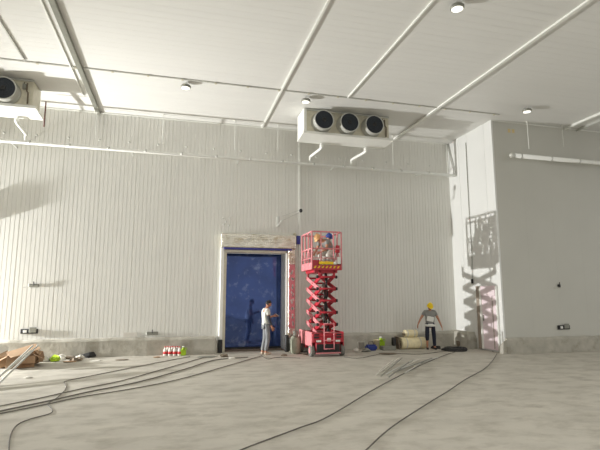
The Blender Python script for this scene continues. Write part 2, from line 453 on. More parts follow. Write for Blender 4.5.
# hanger rods
def rod(x, y, z0, z1, label, grp, r=.012):
    b = MB().tube([(x,y,z0),(x,y,z1)], r, 6); b.box((x-.03,y-.03,z1-.02),(x+.03,y+.03,z1-.001))
    tag(b.build('hanger_rod', M['white'], loc=(x,y,z0)), label, 'hanger rod', grp)
g = 'hanger rods over the long back pipe'
rod(-2.66,16.0,6.95,CEIL-.145,'thin hanger rod below the wall end of the broad grey beam',g)
rod(-.56,16.0,6.93,CEIL,'thin hanger rod left of the blue door, nearest the grey beam',g)
rod(1.87,16.0,6.9,CEIL,'thin hanger rod above the left half of the blue door',g)
rod(3.41,16.0,6.94,CEIL,'thin hanger rod left of the three-fan air cooler',g)
rod(7.9,16.0,6.8,CEIL,'thin hanger rod right of the three-fan air cooler',g)
rod(11.85,13.42,6.95,CEIL,'thin hanger rod above the left end of the alcove pipe','alcove hanger rods')
rod(13.34,13.42,7.15,CEIL,'thin hanger rod above the alcove pipe, right of the other','alcove hanger rods')
o = MB().tube([(-3.98,15.2,6.9),(-3.98,15.2,7.7)], .02, 8).build('red_rod', M['oxide'], loc=(-3.98,15.2,6.9)); tag(o, 'short dark red rod hanging at the right end of the left air cooler', 'rod')
# screw caps on the wall above the pipe
x = -5.4; k = 0
while x < 10:
    o = MB().lathe([(.035,0),(.035,.008),(.015,.02)], (x, WY-.001, 6.98), (0,-1,0), 12).build('screw_cap', M['alu'], loc=(x,WY,6.98))
    tag(o, 'small round screw cap in the row above the long back pipe', 'screw cap', 'screw caps above the pipe'); x += .94
for dx, dz in ((0,0),(.22,.02),(.02,-.22),(.2,-.24),(.1,-.12)):
    o = MB().lathe([(.03,0),(.03,.008),(.012,.018)], (1.56+dx,WY-.001,4.52+dz), (0,-1,0), 12).build('bolt_cap', M['alu'], loc=(1.56+dx,WY,4.52+dz))
    tag(o, 'small bolt cap in the cluster above the left end of the blue door', 'bolt cap', 'bolt caps above the door')
for k in range(2):
    o = MB().box((11.17+k*.17,RY-.006,7.55),(11.28+k*.17,RY,7.69), .002).build('sticker', M['sticker'], loc=(11.2+k*.17,RY,7.6))
    tag(o, 'small tan sticker high on the right wall, %s of two' % ('left','right')[k], 'sticker')

# work lamp on an arm over the door
t = thing('swing_arm', 'thin wall arm with dark tip above the right end of the door', 'arm', (3.75,WY,4.6))
OA = (3.75,WY,4.6)
part(MB().tube([(3.5,WY-.02,4.35),(3.55,WY-.35,4.45),(4.2,WY-.4,4.78)], .014, 6), 'arm_tube', M['alu'], t, OA)
part(MB().tube([(3.52,WY-.3,4.4),(3.56,WY-.34,4.62),(4.2,WY-.4,4.86)], .01, 6), 'stay', M['alu'], t, OA)
part(MB().ball((4.24,WY-.4,4.84), (.06,.06,.07)), 'tip', M['dark'], t, OA)
part(MB().box((3.46,WY-.03,4.28),(3.56,WY-.002,4.66), .006), 'plate', M['alu'], t, OA)
o = MB().ball((4.1,WY-.1,4.03), (.06,.06,.06)).build('bulb', M['beige'], loc=(4.1,WY-.1,4.03)); tag(o, 'small round fitting on top of the foil-wrapped door header', 'fitting')

# flat wall boxes
o = MB().box((-6.7,WY-.17,3.88),(-6.05,WY-.002,4.36), .01).build('shadow_blocker', M['alu'], loc=(-6.4,WY,3.88)); tag(o, 'unseen shallow box added beyond the left edge to cast a shadow on the ribbed wall', 'shadow caster')  # unseen box, added only to throw the shadow block at the far left
def wbox(x, z, Y, label, cable=True):
    t = thing('socket_box', label, 'socket box', (x,Y,z))
    Ob = (x,Y,z)
    part(MB().box((x-.24,Y-.06,z-.07),(x+.24,Y-.002,z+.07), .012), 'box', M['dark'], t, Ob)
    part(MB().box((x+.0,Y-.07,z-.04),(x+.2,Y-.055,z+.12), .006), 'cover', M['greymetal'], t, Ob)
    part(MB().box((x-.16,Y-.066,z-.04),(x-.06,Y-.058,z+.04), .004), 'socket', M['white'], t, Ob)
wbox(-4.2,.79,WY,'dark socket box low on the back wall at the far left')
wbox(12.85,.80,RY,'dark socket box low on the plain right wall')
def brk(x, z, Y, label, m='greymetal', w=.28):
    t = thing('wall_bracket', label, 'bracket', (x,Y,z))
    part(MB().box((x-w/2,Y-.05,z-.05),(x+w/2,Y-.002,z+.05), .01), 'plate', M[m], t, (x,Y,z))
    part(MB().tube([(x-w/2-.15,Y-.03,z-.06),(x+w/2+.1,Y-.03,z-.03)], .012, 6), 'bar', M['alu'], t, (x,Y,z))
    part(MB().tube([(x,Y-.04,z+.0),(x,Y-.06,z+.12)], .014, 6), 'stud', M['dark'], t, (x,Y,z))
brk(-4.18,2.17,WY,'small grey bracket on the back wall above the left socket box')
brk(12.8,2.2,RY,'small dark bracket on the plain right wall above its socket box','dark',.1)
brk(-.62,.66,WY,'grey metal bracket just above the kerb left of the blue door','greymetal',.36)
o = MB().box((-1.5,WY-.012,.56),(-1.08,WY-.001,.7)).build('wall_patch', M['rag'], loc=(-1.3,WY,.6)); tag(o, 'pale scuffed patch plate above the kerb left of the grey bracket', 'patch')
# dropped cable with a plug on the side wall
t = thing('hanging_cable', 'dark cable hanging down the side wall seam with a black plug', 'cable', (RX-.02,15.1,2.4))
part(MB().tube(smooth([(RX-.02,15.09,7.6),(RX-.025,15.10,5),(RX-.02,15.08,3.5),(RX-.03,15.12,2.45)]), .012, 6), 'cord', M['greymetal'], t, (RX-.02,15.1,2.4))
part(MB().box((RX-.07,15.08,2.3),(RX-.01,15.16,2.46), .012), 'plug', M['dark'], t, (RX-.02,15.1,2.4))

# ------------------------------------------------------------------ scissor lift
def scissor_lift():
    t = thing('scissor_lift', 'red scissor lift raised high in front of the back wall', 'scissor lift', (4.69,15.05,0))
    R = M['red']; PL = M['pale']
    x0, x1, y0, y1 = -.50, .50, -.72, .86
    # chassis
    b = MB(); b.box((x0+.10,y0,.16),(x1-.10,y1,.42), .02); b.box((x0,y0+.02,.42),(x1,y1-.02,.66), .02); b.box((x0,y0,.60),(x1,y1,.70), .015)
    ch = b.build('chassis', R, t)
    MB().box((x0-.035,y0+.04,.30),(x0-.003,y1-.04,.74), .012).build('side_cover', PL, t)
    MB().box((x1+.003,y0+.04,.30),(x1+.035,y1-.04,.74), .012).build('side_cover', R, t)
    for s in (-1, 1):
        MB().box((s*.36-.085,y0-.012,.56),(s*.36+.07,y0-.002,.61)).build('vent', M['dark'], ch)
        MB().box((s*.36-.085,y0-.012,.64),(s*.36+.07,y0-.002,.685)).build('vent', M['dark'], ch)
        MB().box((s*.31-.07,y0-.012,.44),(s*.31+.08,y0-.002,.50)).build('sticker', M['white'], ch)
    b = MB(); b.box((x0+.12,y0-.02,.12),(x1-.12,y0-.003,.38), .01)
    for k in range(9): b.box((-.29+k*.07,y0-.03,.13),(-.275+k*.07,y0-.02,.37))
    b.build('bumper', M['dark'], t)
    MB().box((x0+.10,y0-.05,.09),(x1-.10,y0-.02,.13), .006).build('step_bar', PL, t)
    for x in (x0+.005, x1-.005):
        for y in (y0+.16, y1-.18):
            w = MB(); s = 1 if x > 0 else -1
            w.lathe([(.10,-.055),(.155,-.06),(.175,-.04),(.175,.04),(.155,.06),(.10,.055)], (x,y,.175), (1,0,0), 24)
            wo = w.build('wheel', M['tyre'], t)
            MB().lathe([(.09,-.062),(.085,-.066),(.03,-.066)] if s<0 else [(.09,.062),(.085,.066),(.03,.066)], (x,y,.175), (1,0,0), 18).build('rim', PL, wo)
    # ladder
    b = MB()
    for x in (-.15,.17): b.tube([(x,y0-.08,.22),(x,y0-.08,1.02)], .016, 8)
    for z in (.24,.50,.74,1.0): b.tube([(-.15,y0-.08,z),(.17,y0-.08,z)], .014, 8)
    for x in (-.15,.17): b.tube([(x,y0-.08,.66),(x,y0-.0,.66)], .012, 6)
    b.build('ladder', M['pale'], t)
    MB().box((-.04,y0-.03,.46),(.08,y0-.012,.56), .004).build('plate', M['white'], t)
    # scissor stack
    n = 5; zb, zt = .60, 2.45; h = (zt-zb)/n; ya, yb = -.64, .70
    xo, xi = .27, .21
    for i in range(n):
        za, zc = zb+i*h, zb+(i+1)*h
        for s in (-1, 1):
            for (xa, A, B) in ((xo, (ya,za), (yb,zc)), (xi, (yb,za), (ya,zc))):
                dy, dz = B[0]-A[0], B[1]-A[1]; L = math.hypot(dy,dz); rot = Matrix.Rotation(math.atan2(dz,dy), 3, 'X')
                c = Vector((s*xa,(A[0]+B[0])/2,(A[1]+B[1])/2))
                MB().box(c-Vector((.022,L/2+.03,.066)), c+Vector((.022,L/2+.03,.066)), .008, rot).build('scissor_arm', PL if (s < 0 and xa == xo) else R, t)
        MB().tube([(-.31,0,(za+zc)/2),(.31,0,(za+zc)/2)], .03, 10).build('pivot_tube', R, t)
    for i in range(n+1):
        z = zb+i*h
        for y in (ya, yb):
            MB().tube([(-.30,y,z),(.30,y,z)], .033, 10).build('cross_tube', R, t)
            if y == ya:
                for s in (-1,1): MB().tube([(s*.29,y,z),(s*.345,y,z)], .05, 12).build('pin_cap', M['dark'], t)
    MB().tube([(0,-.5,.9),(0,.2,1.55)], .055, 12).build('lift_cylinder', M['greymetal'], t)
    MB().tube([(.03,.45,1.6),(.03,-.25,2.25)], .05, 12).build('lift_cylinder', M['greymetal'], t)
    for y in (ya, yb):
        for s in (-1,1): MB().box((s*.24-.03,y-.04,zt-.02),(s*.24+.03,y+.04,2.67), .008).build('platform_bracket', R, t)
    for q in range(3):
        MB().tube(smooth([(.05+q*.04,-.5,.75),(.12-q*.08,-.45,1.1),(-.05+q*.05,-.5,1.5),(.1-q*.06,-.4,1.9),(.0+q*.03,-.5,2.4),(0,-.4,2.66)],5), .022, 6).build('hydraulic_hose', M['dark'], t)
    # platform
    pz = 2.74; px0, px1, py0, py1 = -.53, .45, -.78, .42
    b = MB(); b.box((px0,py0,pz-.07),(px1,py1,pz), .01); b.box((px0+.1,py0+.1,pz-.16),(px1-.1,py1-.1,pz-.07), .01)
    b.build('platform', R, t)
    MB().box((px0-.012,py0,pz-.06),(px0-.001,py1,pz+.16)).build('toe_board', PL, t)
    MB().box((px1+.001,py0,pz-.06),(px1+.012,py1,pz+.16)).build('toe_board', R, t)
    MB().box((px0,py0-.012,pz-.08),(px1,py0-.001,pz+.08)).build('toe_board', R, t)
    b = MB()
    for k in range(7):
        x = px0+.05+k*.128
        b.poly([(x,py0-.018,pz-.02),(x+.05,py0-.018,pz-.02),(x+.10,py0-.018,pz+.05),(x+.05,py0-.018,pz+.05)], (0,.005,0))
    b.build('hazard_stripes', M['yellow'], t)
    MB().box((px0+.22,py0-.05,pz+.10),(px0+.70,py0-.015,pz+.19), .008).build('warning_plate', M['yellow'], t)
    MB().box((px0+.70,py0-.05,pz+.10),(px0+.80,py0-.015,pz+.19), .008).build('warning_plate', M['white'], t, 'white end of the warning plate')
    zt = pz+1.14; zm = pz+.60
    def loop(z, r, nm):
        MB().tube([(px0,py0+.09,z),(px0+.025,py0+.025,z),(px0+.09,py0,z),(px1-.09,py0,z),(px1-.025,py0+.025,z),(px1,py0+.09,z),(px1,py1,z),(px0,py1,z),(px0,py0+.09,z)], r, 8).build(nm, PL, t)
    loop(zt, .026, 'top_rail'); loop(zm, .022, 'mid_rail'); loop(pz+.3, .014, 'low_rail')
    for x in (px0, px1):
        for k in range(4):
            y = py0+(py1-py0)*k/3
            MB().tube([(x,y,pz-.05),(x,y,zt)], .025, 8).build('rail_post', PL, t)
    for x in (px0+.30, px1-.26):
        for y in (py0, py1): MB().tube([(x,y,pz),(x,y,zt)], .018, 8).build('rail_post', PL, t)
    for (ya_, yb_) in ((py0, py0+.40), (py0+.80, py0+.40), (py0+.80, py0+1.18)):
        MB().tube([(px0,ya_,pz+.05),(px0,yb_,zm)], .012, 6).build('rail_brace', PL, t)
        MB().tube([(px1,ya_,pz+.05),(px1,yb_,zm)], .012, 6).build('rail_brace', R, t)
    MB().box((px1-.16,py0+.02,zm-.12),(px1-.04,py0+.12,zm+.12), .012).build('control_box', R, t)
    MB().box((px1-.15,py0-.03,pz+.12),(px1-.03,py0+.0,pz+.34), .01).build('document_holder', M['white'], t)
    MB().box((px0+.03,py0+.03,pz+.02),(px0+.25,py0+.24,pz+.24), .012).build('tool_box', R, t)
    MB().box((px0+.27,py0+.05,pz+.02),(px0+.44,py0+.2,pz+.26), .02).build('bucket', M['rag'], t)
    return t
lift = scissor_lift()
PZ = 2.74

# ------------------------------------------------------------------ people
def skin(pts, edges, root=0, sub=2):
    me = bpy.data.meshes.new('tmp'); me.from_pydata([Vector(p[0]) for p in pts], edges, [])
    o = bpy.data.objects.new('tmp', me); COL.objects.link(o)
    md = o.modifiers.new('s', 'SKIN'); md.use_smooth_shade = True
    for i, v in enumerate(me.skin_vertices[0].data):
        r = pts[i][1]; v.radius = (r, r) if not hasattr(r, '__len__') else r
        v.use_root = (i == root)
    ss = o.modifiers.new('b', 'SUBSURF'); ss.levels = sub; ss.render_levels = sub
    dg = bpy.context.evaluated_depsgraph_get(); dg.update()
    out = bpy.data.meshes.new_from_object(o.evaluated_get(dg))
    bpy.data.objects.remove(o); return out
def chain(names, J, rad, edges_extra=()):
    idx = {n: i for i, n in enumerate(names)}
    return [(J[n], rad[n]) for n in names], [(idx[a], idx[b]) for a, b in edges_extra]
def person(J, loc, rz, label, shirt, trousers, shoe, headrot=(0,0,0), hat=None, sleeve_len=.55, pantcut=1.0, arm_sleeve=None, group=None, scale=1.0, rolled=None):
    """J: joints in metres, figure facing -Y"""
    t = thing('person', label, 'person', loc, rz, group); t.scale = (scale,)*3
    J = {k: Vector(v) for k, v in J.items()}
    names = ['pelvis','waist','chest','neck','head0']
    pts = [(J['pelvis'],(.13,.10)),(J['waist'],(.125,.095)),(J['chest'],(.145,.105)),(J['neck'],.055),(J['neck'].lerp(J['head'],.5),.05)]
    ed = [(0,1),(1,2),(2,3),(3,4)]
    for s in ('L','R'):
        i = len(pts)
        pts += [(J['sho'+s],.062),(J['elb'+s],.043),(J['wri'+s],.027)]
        ed += [(2,i),(i,i+1),(i+1,i+2)]
        # hand: palm then fingers
        d = (J['wri'+s]-J['elb'+s]).normalized()
        hd = Vector(J.get('hdir'+s, d)).normalized()
        side = Vector(J.get('hside'+s, (0,-1,0))); side = (side - hd*side.dot(hd)).normalized()
        nrm = hd.cross(side)
        palm = J['wri'+s]+hd*.055; i0 = len(pts); pts.append((palm,(.024,.034))); ed.append((i+2,i0))
        for q, (off, ln) in enumerate(((.030,.070),(.010,.080),(-.010,.075),(-.029,.060))):
            a = palm+hd*.035+side*off; bb = a+hd*ln*.55+nrm*.008*(1 if s == 'L' else -1); cc = bb+hd*ln*.4+nrm*.025*(1 if s == 'L' else -1)
            k = len(pts); pts += [(a,.0095),(bb,.0088),(cc,.0075)]; ed += [(i0,k),(k,k+1),(k+1,k+2)]
        k = len(pts); a = palm-hd*.005+side*.038; pts += [(a,.011),(a+hd*.03+side*.022,.0095),(a+hd*.055+side*.022,.008)]; ed += [(i0,k),(k,k+1),(k+1,k+2)]
        i = len(pts)
        pts += [(J['hip'+s],.088),(J['knee'+s],.055),(J['ank'+s],.036),(J['toe'+s],.034)]
        ed += [(0,i),(i,i+1),(i+1,i+2),(i+2,i+3)]
    body = MB(); body.mesh(skin(pts, ed, 0, 2))
    hr = Euler(headrot).to_matrix(); hc = J['head']
    n0 = len(body.bm.verts)
    body.ball(hc, 1.0, 3); body.bm.verts.ensure_lookup_table()
    for v in body.bm.verts[n0:]:
        p = v.co-hc; x, y, z = p
        q = Vector((x*.075, y*.095, z*.115))
        if z < 0: q.x *= 1+z*.22; q.y *= 1+z*.10 if y < 0 else 1+z*.3
        if y < 0: q.y *= .93
        if y < -.6 and -.15 < z < .15: q.y += .006*(1-abs(x))      # brow recess
        v.co = hr @ q + hc
    body.ball(hc + hr @ Vector((0,-.098,-.012)), (.012,.018,.020), 2, hr)          # nose
    for s in (-1,1): body.ball(hc + hr @ Vector((s*.075,.005,-.005)), (.010,.018,.028), 2, hr)   # ears
    bo = body.build('body', M['skin'], t)
    e = MB()
    for s in (-1,1): e.ball(hc + hr @ Vector((s*.03,-.086,.012)), (.011,.006,.006), 2, hr)
    e.build('eyes', M['hair'], t)
    MB().ball(hc + hr @ Vector((0,-.084,-.052)), (.024,.007,.006), 2, hr).build('mouth', M['oxide'], t)
    h = MB(); n0 = 0; h.ball(hc, 1.0, 3)
    for v in h.bm.verts:
        x, y, z = v.co-hc
        if y < -.1: z = max(z, .42+.1*math.sin(x*9)) ; 
        else: z = max(z, -.45)
        L = math.sqrt(x*x+y*y+z*z) or 1
        v.co = hr @ Vector((x*.081, y*.100*(.93 if y<0 else 1)+.004, z*.120+.004)) + hc
    h.build('hair', M['hair'], t)
    if hat:
        b = MB(); prof = [(.128,.0),(.130,.012),(.118,.016),(.112,.05),(.095,.09),(.06,.122),(.02,.134),(.001,.135)]
        b.lathe(prof, (0,0,0), None, 28)
        b.ball((0,-.11,.008), (.075,.055,.008), 3)                  # peak
        b.box((-.012,-.09,.09),(.012,.09,.142), .008)              # ridge
        for v in b.bm.verts: v.co = hr @ (Vector((v.co.x*.92, v.co.y*1.08, v.co.z)) + Vector((0,0,.045))) + hc
        b.build('hard_hat', M[hat], t)
    # shirt: torso and upper arms
    pts = [(J['pelvis']-(J['waist']-J['pelvis'])*.45,(.186,.152)),(J['waist'],(.172,.14)),(J['chest'],(.172,.128)),(J['chest'].lerp(J['neck'],.72),.078)]
    ed = [(0,1),(1,2),(2,3)]
    for s in ('L','R'):
        i = len(pts); sl = J['sho'+s].lerp(J['elb'+s], sleeve_len)
        pts += [(J['sho'+s],.083),(sl,.068)]; ed += [(2,i),(i,i+1)]
    MB().mesh(skin(pts, ed, 0, 2)).build('shirt', shirt, t)
    if arm_sleeve:
        for s in arm_sleeve:
            MB().mesh(skin([(J['sho'+s].lerp(J['elb'+s],.35),.055),(J['elb'+s],.052),(J['wri'+s].lerp(J['elb'+s],.12),.036)], [(0,1),(1,2)], 0, 2)).build('arm_sleeve', M['sleeve'], t)
    pts = [(J['pelvis']+Vector((0,0,-.01)),(.125,.10))]; ed = []
    for s in ('L','R'):
        i = len(pts); cut = .42 if rolled == s else .93
        pts += [(J['hip'+s],.090),(J['knee'+s],.080),(J['knee'+s].lerp(J['ank'+s],cut),.062)]; ed += [(0,i),(i,i+1),(i+1,i+2)]
    MB().mesh(skin(pts, ed, 0, 2)).build('trousers', trousers, t)
    for s in ('L','R'):
        a, c = J['ank'+s], J['toe'+s]; d = (c-a); d.z = 0; d.normalize()
        zb = min(a.z, c.z)-.02
        MB().mesh(skin([(a-d*.04+Vector((0,0,-.03)),.046),(a+d*.06+Vector((0,0,-.035)),.046),(c+Vector((0,0,-.0)),.040),(c+d*.04,.032)], [(0,1),(1,2),(2,3)], 0, 2)).build('shoe', shoe, t)
    return t
# man reading his phone: faces +X, his right side to the camera (figure local -Y is forward)
Jm = dict(pelvis=(0,0,.93), waist=(0,.01,1.08), chest=(0,.03,1.28), neck=(0,-.01,1.46), head=(0,-.07,1.60),
 shoR=(-.18,.02,1.39), elbR=(-.21,-.02,1.11), wriR=(-.19,-.12,.88), shoL=(.18,.02,1.39), elbL=(.21,-.05,1.13), wriL=(.12,-.27,1.20),
 hipR=(-.09,0,.90), kneeR=(-.09,-.03,.49), ankR=(-.09,.05,.08), toeR=(-.10,-.10,.045),
 hipL=(.09,0,.90), kneeL=(.10,.0,.49), ankL=(.11,.10,.08), toeL=(.12,-.04,.045), hsideR=(0,-1,0), hsideL=(0,0,1), hdirL=(-.2,-1,.1))
mp = ground(263, 354.5)
man = person(Jm, (2.92, 15.30, 0), PI/2+.15, 'standing man in pale shirt and grey trousers looking at a phone before the blue door', M['tee'], M['pants'], M['shoe2'], headrot=(.42,0,0), arm_sleeve='R')
ph = MB().box((-.035,-.005,-.07),(.035,.005,.07), .004, Euler((-.9,0,0)).to_matrix()).build('phone', M['white']); tag(ph, 'white phone held by the man before the blue door', 'phone')
_mw = Matrix.Translation(man.location) @ Matrix.Rotation(man.rotation_euler.z, 4, 'Z')
ph.location = _mw @ Vector((.09,-.41,1.235)); ph.rotation_euler = (0,0,man.rotation_euler.z)
# worker in yellow helmet, coming towards us, arms held off the body
Jw = dict(pelvis=(0,0,.92), waist=(0,-.01,1.06), chest=(0,-.02,1.26), neck=(.0,-.05,1.42), head=(.005,-.10,1.53),
 shoR=(-.18,-.02,1.36), elbR=(-.33,-.0,1.12), wriR=(-.44,-.05,.92), shoL=(.18,-.02,1.36), elbL=(.31,.0,1.10), wriL=(.40,-.04,.86),
 hipR=(-.10,0,.88), kneeR=(-.13,-.06,.48), ankR=(-.12,.04,.08), toeR=(-.13,-.12,.045),
 hipL=(.10,0,.88), kneeL=(.13,.0,.48), ankL=(.14,.02,.08), toeL=(.17,-.13,.045), hsideR=(.3,-1,.3), hsideL=(-.3,-1,.3), hdirR=(-.3,-.1,-1), hdirL=(.3,-.1,-1))
wk = person(Jw, (8.78, 15.28, 0), -.35, 'worker in yellow hard hat, grey shirt and navy trousers beside the insulation rolls', M['tee2'], M['navy'], M['shoe'], headrot=(.55,0,.1), hat='hat', rolled='R', scale=.95)
b = MB(); b.box((-.13,-.155,1.02),(.12,-.125,1.20), .012, Euler((0,.2,0)).to_matrix()); b.build('shirt_print', M['white'], wk, 'white patch on the shirt front')
b = MB(); b.lathe([(.160,.0),(.194,.01),(.194,.07),(.17,.10)], (0,0,.83), None, 24)
for v in b.bm.verts: v.co.y *= .82
b.build('shirt_hem', M['white'], wk, 'white hem under the grey shirt')
# two workers crouched in the basket
Jc = dict(pelvis=(0,.20,.60), waist=(0,.10,.72), chest=(0,-.06,.86), neck=(0,-.22,.90), head=(0,-.32,.93),
 shoR=(-.18,-.11,.86), elbR=(-.24,-.20,.60), wriR=(-.16,-.36,.46), shoL=(.18,-.11,.86), elbL=(.24,-.20,.60), wriL=(.14,-.36,.49),
 hipR=(-.10,.18,.57), kneeR=(-.16,-.16,.40), ankR=(-.14,.12,.09), toeR=(-.15,-.02,.05),
 hipL=(.10,.18,.57), kneeL=(.17,-.12,.38), ankL=(.14,.18,.09), toeL=(.14,.04,.05))
p1 = person(Jc, (4.74, 14.62, PZ-.0), -PI/2+.45, 'crouching worker in orange hard hat bent over in the lift basket', M['tee2'], M['rag'], M['shoe'], headrot=(.9,0,0), hat='hatorange')
Jc2 = {k: v for k, v in Jc.items()}; Jc2.update(pelvis=(0,.14,.38), waist=(0,.10,.56), hipR=(-.10,.14,.40), hipL=(.10,.14,.40), chest=(0,.0,.76), neck=(0,-.08,.90), head=(0,-.13,1.01), shoR=(-.18,-.04,.82), shoL=(.18,-.04,.82), elbR=(-.25,-.16,.60), elbL=(.25,-.16,.60), wriR=(-.12,-.34,.56), wriL=(.12,-.34,.56))
p2 = person(Jc2, (4.88, 15.0, PZ), .3, 'crouching worker in dark blue hard hat, on the right in the lift basket', M['tee'], M['rag'], M['shoe'], headrot=(.5,0,0), hat='hatblue')

# ------------------------------------------------------------------ things on the floor near the door and lift
def gas_bottle(loc, label, s=1.0):
    t = thing('gas_bottle', label, 'gas bottle', loc, 0)
    MB().lathe([(.10*s,0),(.14*s,.02),(.15*s,.06),(.15*s,.34*s),(.13*s,.42*s),(.08*s,.47*s),(.03*s,.49*s)]).build('body', M['gas'], t)
    MB().lathe([(.02,.48*s),(.02,.54*s),(.035,.55*s),(.035,.58*s)]).build('valve', M['dark'], t)
    b = MB(); b.lathe([(.075,.50*s),(.085,.50*s),(.085,.60*s),(.075,.60*s)], n=16); b.build('collar', M['greymetal'], t)
gas_bottle((3.90,15.32,0), 'squat greenish gas bottle at the left of the lift wheels', 1.1)
gas_bottle((3.99,15.72,0), 'grey-green gas bottle close behind the other one, nearer the kerb', 1.15)
o = MB().lathe([(.06,0),(.075,.02),(.07,.5),(.05,.55)], (0,0,0)).build('rubber_boot', M['dark']); o.location=(3.74,15.9,0); tag(o, 'dark upright tube standing against the right door jamb', 'tube')

def roll(loc, rz, L, r, label, m='wool', g=None):
    t = thing('insulation_roll', label, 'insulation roll', loc, rz, g)
    b = MB(); b.lathe([(r*.94,-L/2),(r,-L/2+.02),(r,L/2-.02),(r*.94,L/2)], (0,0,r), (1,0,0), 28); b.build('roll', M[m], t)
    for q in (-1,1):
        pts = [(q*(L/2+.003), k/30*r*.9*math.cos(k*.7), r+k/30*r*.9*math.sin(k*.7)) for k in range(2,31)]
        MB().tube(pts, .008, 4).build('end_spiral', M['soil'], t)
    for x in (-L*.3, L*.25): MB().lathe([(r+.002,-.02),(r+.004,0),(r+.002,.02)], (x,0,r), (1,0,0), 28).build('strap', M['rag'], t)
roll((8.28,15.68,0), .03, .96, .20, 'large cream insulation roll lying on the floor by the kerb')
roll((8.22,15.70,.40), .0, .48, .13, 'small cream insulation roll lying on top of the large one')
t = thing('pallet_board', 'dark brown board leaning at the left end of the large roll', 'board', (7.70,15.66,0))
MB().box((-.02,-.12,0),(.02,.15,.44), .006, Matrix.Rotation(-.15,3,'Y')).build('board', M['soil'], t)

def coil(loc, r, label, m='dark', n=5, k=0.016):
    b = MB()
    for i in range(n):
        rr = r*(1-.07*i+.03*random.random()); z = k+.025*(i%3); ox, oy = random.uniform(-.04,.04), random.uniform(-.04,.04)
        b.tube([(ox+rr*math.cos(a*PI/14), oy+rr*math.sin(a*PI/14), z+.008*math.sin(a)) for a in range(29)], k, 6, cap=False)
    o = b.build('cable_coil', M[m]); o.location = loc; tag(o, label, 'cable coil'); return o
coil(tuple(ground(455,350.5)), .40, 'black cable coil on the floor right of the yellow-hatted worker', n=8, k=.03)
coil(tuple(ground(437,349.5)+Vector((.15,.3,0))), .16, 'small dark cable coil behind the yellow-hatted worker', n=3)

# assorted tools heap between lift and rolls
def bucket(loc, label, m, r=.13, h=.26):
    t = thing('bucket', label, 'bucket', loc, 0)
    MB().lathe([(r*.82,0),(r,h),(r*1.06,h),(r*1.06,h-.02),(r*1.0,h-.025)], n=24).build('pail', M[m], t)
    b = MB(); b.tube([(r*1.04*math.cos(a*PI/12), .0, h-.01+r*.5*math.sin(a*PI/12)) for a in range(13)], .006, 6); b.build('handle', M['greymetal'], t)
bucket(tuple(ground(361,349)), 'pale grey bucket beside the right wheels of the lift', 'rag')
bucket(tuple(ground(377,349)), 'small cream bucket left of the lime jug', 'wool', .10, .32)
def jug(loc, label, m, s=1.0, cap='white'):
    t = thing('jug', label, 'jug', loc, random.uniform(0,1), None)
    b = MB(); b.box((-.1*s,-.07*s,0),(.1*s,.07*s,.22*s), .03*s, seg=3); b.lathe([(.08*s,.2*s),(.035*s,.27*s),(.03*s,.29*s)], n=16); b.build('body', M[m], t)
    MB().lathe([(.035*s,.285*s),(.035*s,.32*s)], n=14).build('cap', M[cap], t)
    MB().tube([(.05*s,0,.24*s),(.12*s,0,.26*s),(.13*s,0,.18*s)], .014*s, 6).build('handle', M[m], t)
jug(tuple(ground(381,348.5)), 'bright lime plastic jug in the clutter right of the lift', 'lime', 1.3)
jug(tuple(ground(183,355.5)+Vector((0,0,0))), 'yellow-green bottle at the right end of the drinks', 'lime', .9)
t = thing('tool_bag', 'blue tool bag in the clutter left of the cream bucket', 'bag', tuple(ground(371,350.5)))
MB().box((-.20,-.12,0),(.20,.12,.20), .05, seg=3).build('bag_body', M['bluep'], t)
MB().tube([(-.1,0,.19),(-.07,0,.29),(.07,0,.29),(.1,0,.19)], .012, 6).build('handle', M['dark'], t)
t = thing('tool_case', 'dark grey open tool case left of the insulation rolls', 'case', tuple(ground(389,350)))
MB().box((-.28,-.12,0),(.22,.14,.14), .02).build('case_body', M['greymetal'], t)
MB().box((.14,-.06,.14),(.26,.10,.42), .02).build('case_lid', M['dark'], t)
t = thing('drill', 'orange and grey power drill on top of the blue bag clutter', 'drill', tuple(ground(366,347.5)), .3)
MB().tube([(-.12,0,.26),(.10,0,.26)], .035, 10).build('motor', M['yellow'], t); MB().box((-.1,-.02,.0),(-.05,.02,.25), .01).build('grip', M['dark'], t); MB().tube([(.1,0,.26),(.2,0,.26)], .012, 8).build('bit', M['greymetal'], t)
rnd = random.Random(11)
def scrap(px, py, w, h, m, label, nm='scrap', cat='debris'):
    p = ground(px, py); b = MB(); vs = []
    b.ball((0,0,h*.45), (w,w*.7,h*.6), 2)
    for v in b.bm.verts:
        v.co += Vector((rnd.uniform(-1,1),rnd.uniform(-1,1),rnd.uniform(-1,1)))*min(w,h)*.3
        v.co.z = max(v.co.z, 0)
    for f in b.bm.faces: f.smooth = False
    o = b.build(nm, M[m]); o.location = p; tag(o, label, cat); return o
scrap(356,352,.10,.12,'rag','crumpled grey rag at the left end of the tool clutter','rag','rag')
scrap(366,352,.16,.12,'greymetal','grey crumpled sheet in front of the blue bag','crumpled_sheet','sheet')
scrap(388,354,.32,.03,'soil','flat brown debris patch in front of the tool case','debris_heap','debris')
scrap(462,347,.2,.25,'soil','brown rubble heap against the kerb in the far right corner','rubble_heap','rubble') 
scrap(305,355,.10,.03,'soil','small dark lump beside the left lift wheel','lump','debris')
for (px,py,lab) in ((496,351.5,'left'),(502,351.5,'right')):
    p = ground(px,py); t = thing('shoe', 'dark shoe on the floor before the pink door, %s one of the pair'%lab, 'shoe', tuple(p), .8)
    MB().mesh(skin([((0,.08,.05),.045),((0,-.02,.04),.04),((0,-.12,.035),.035)], [(0,1),(1,2)])).build('upper', M['dark'], t)
    MB().box((-.045,-.15,0),(.045,.12,.018), .006).build('sole', M['tyre'], t)
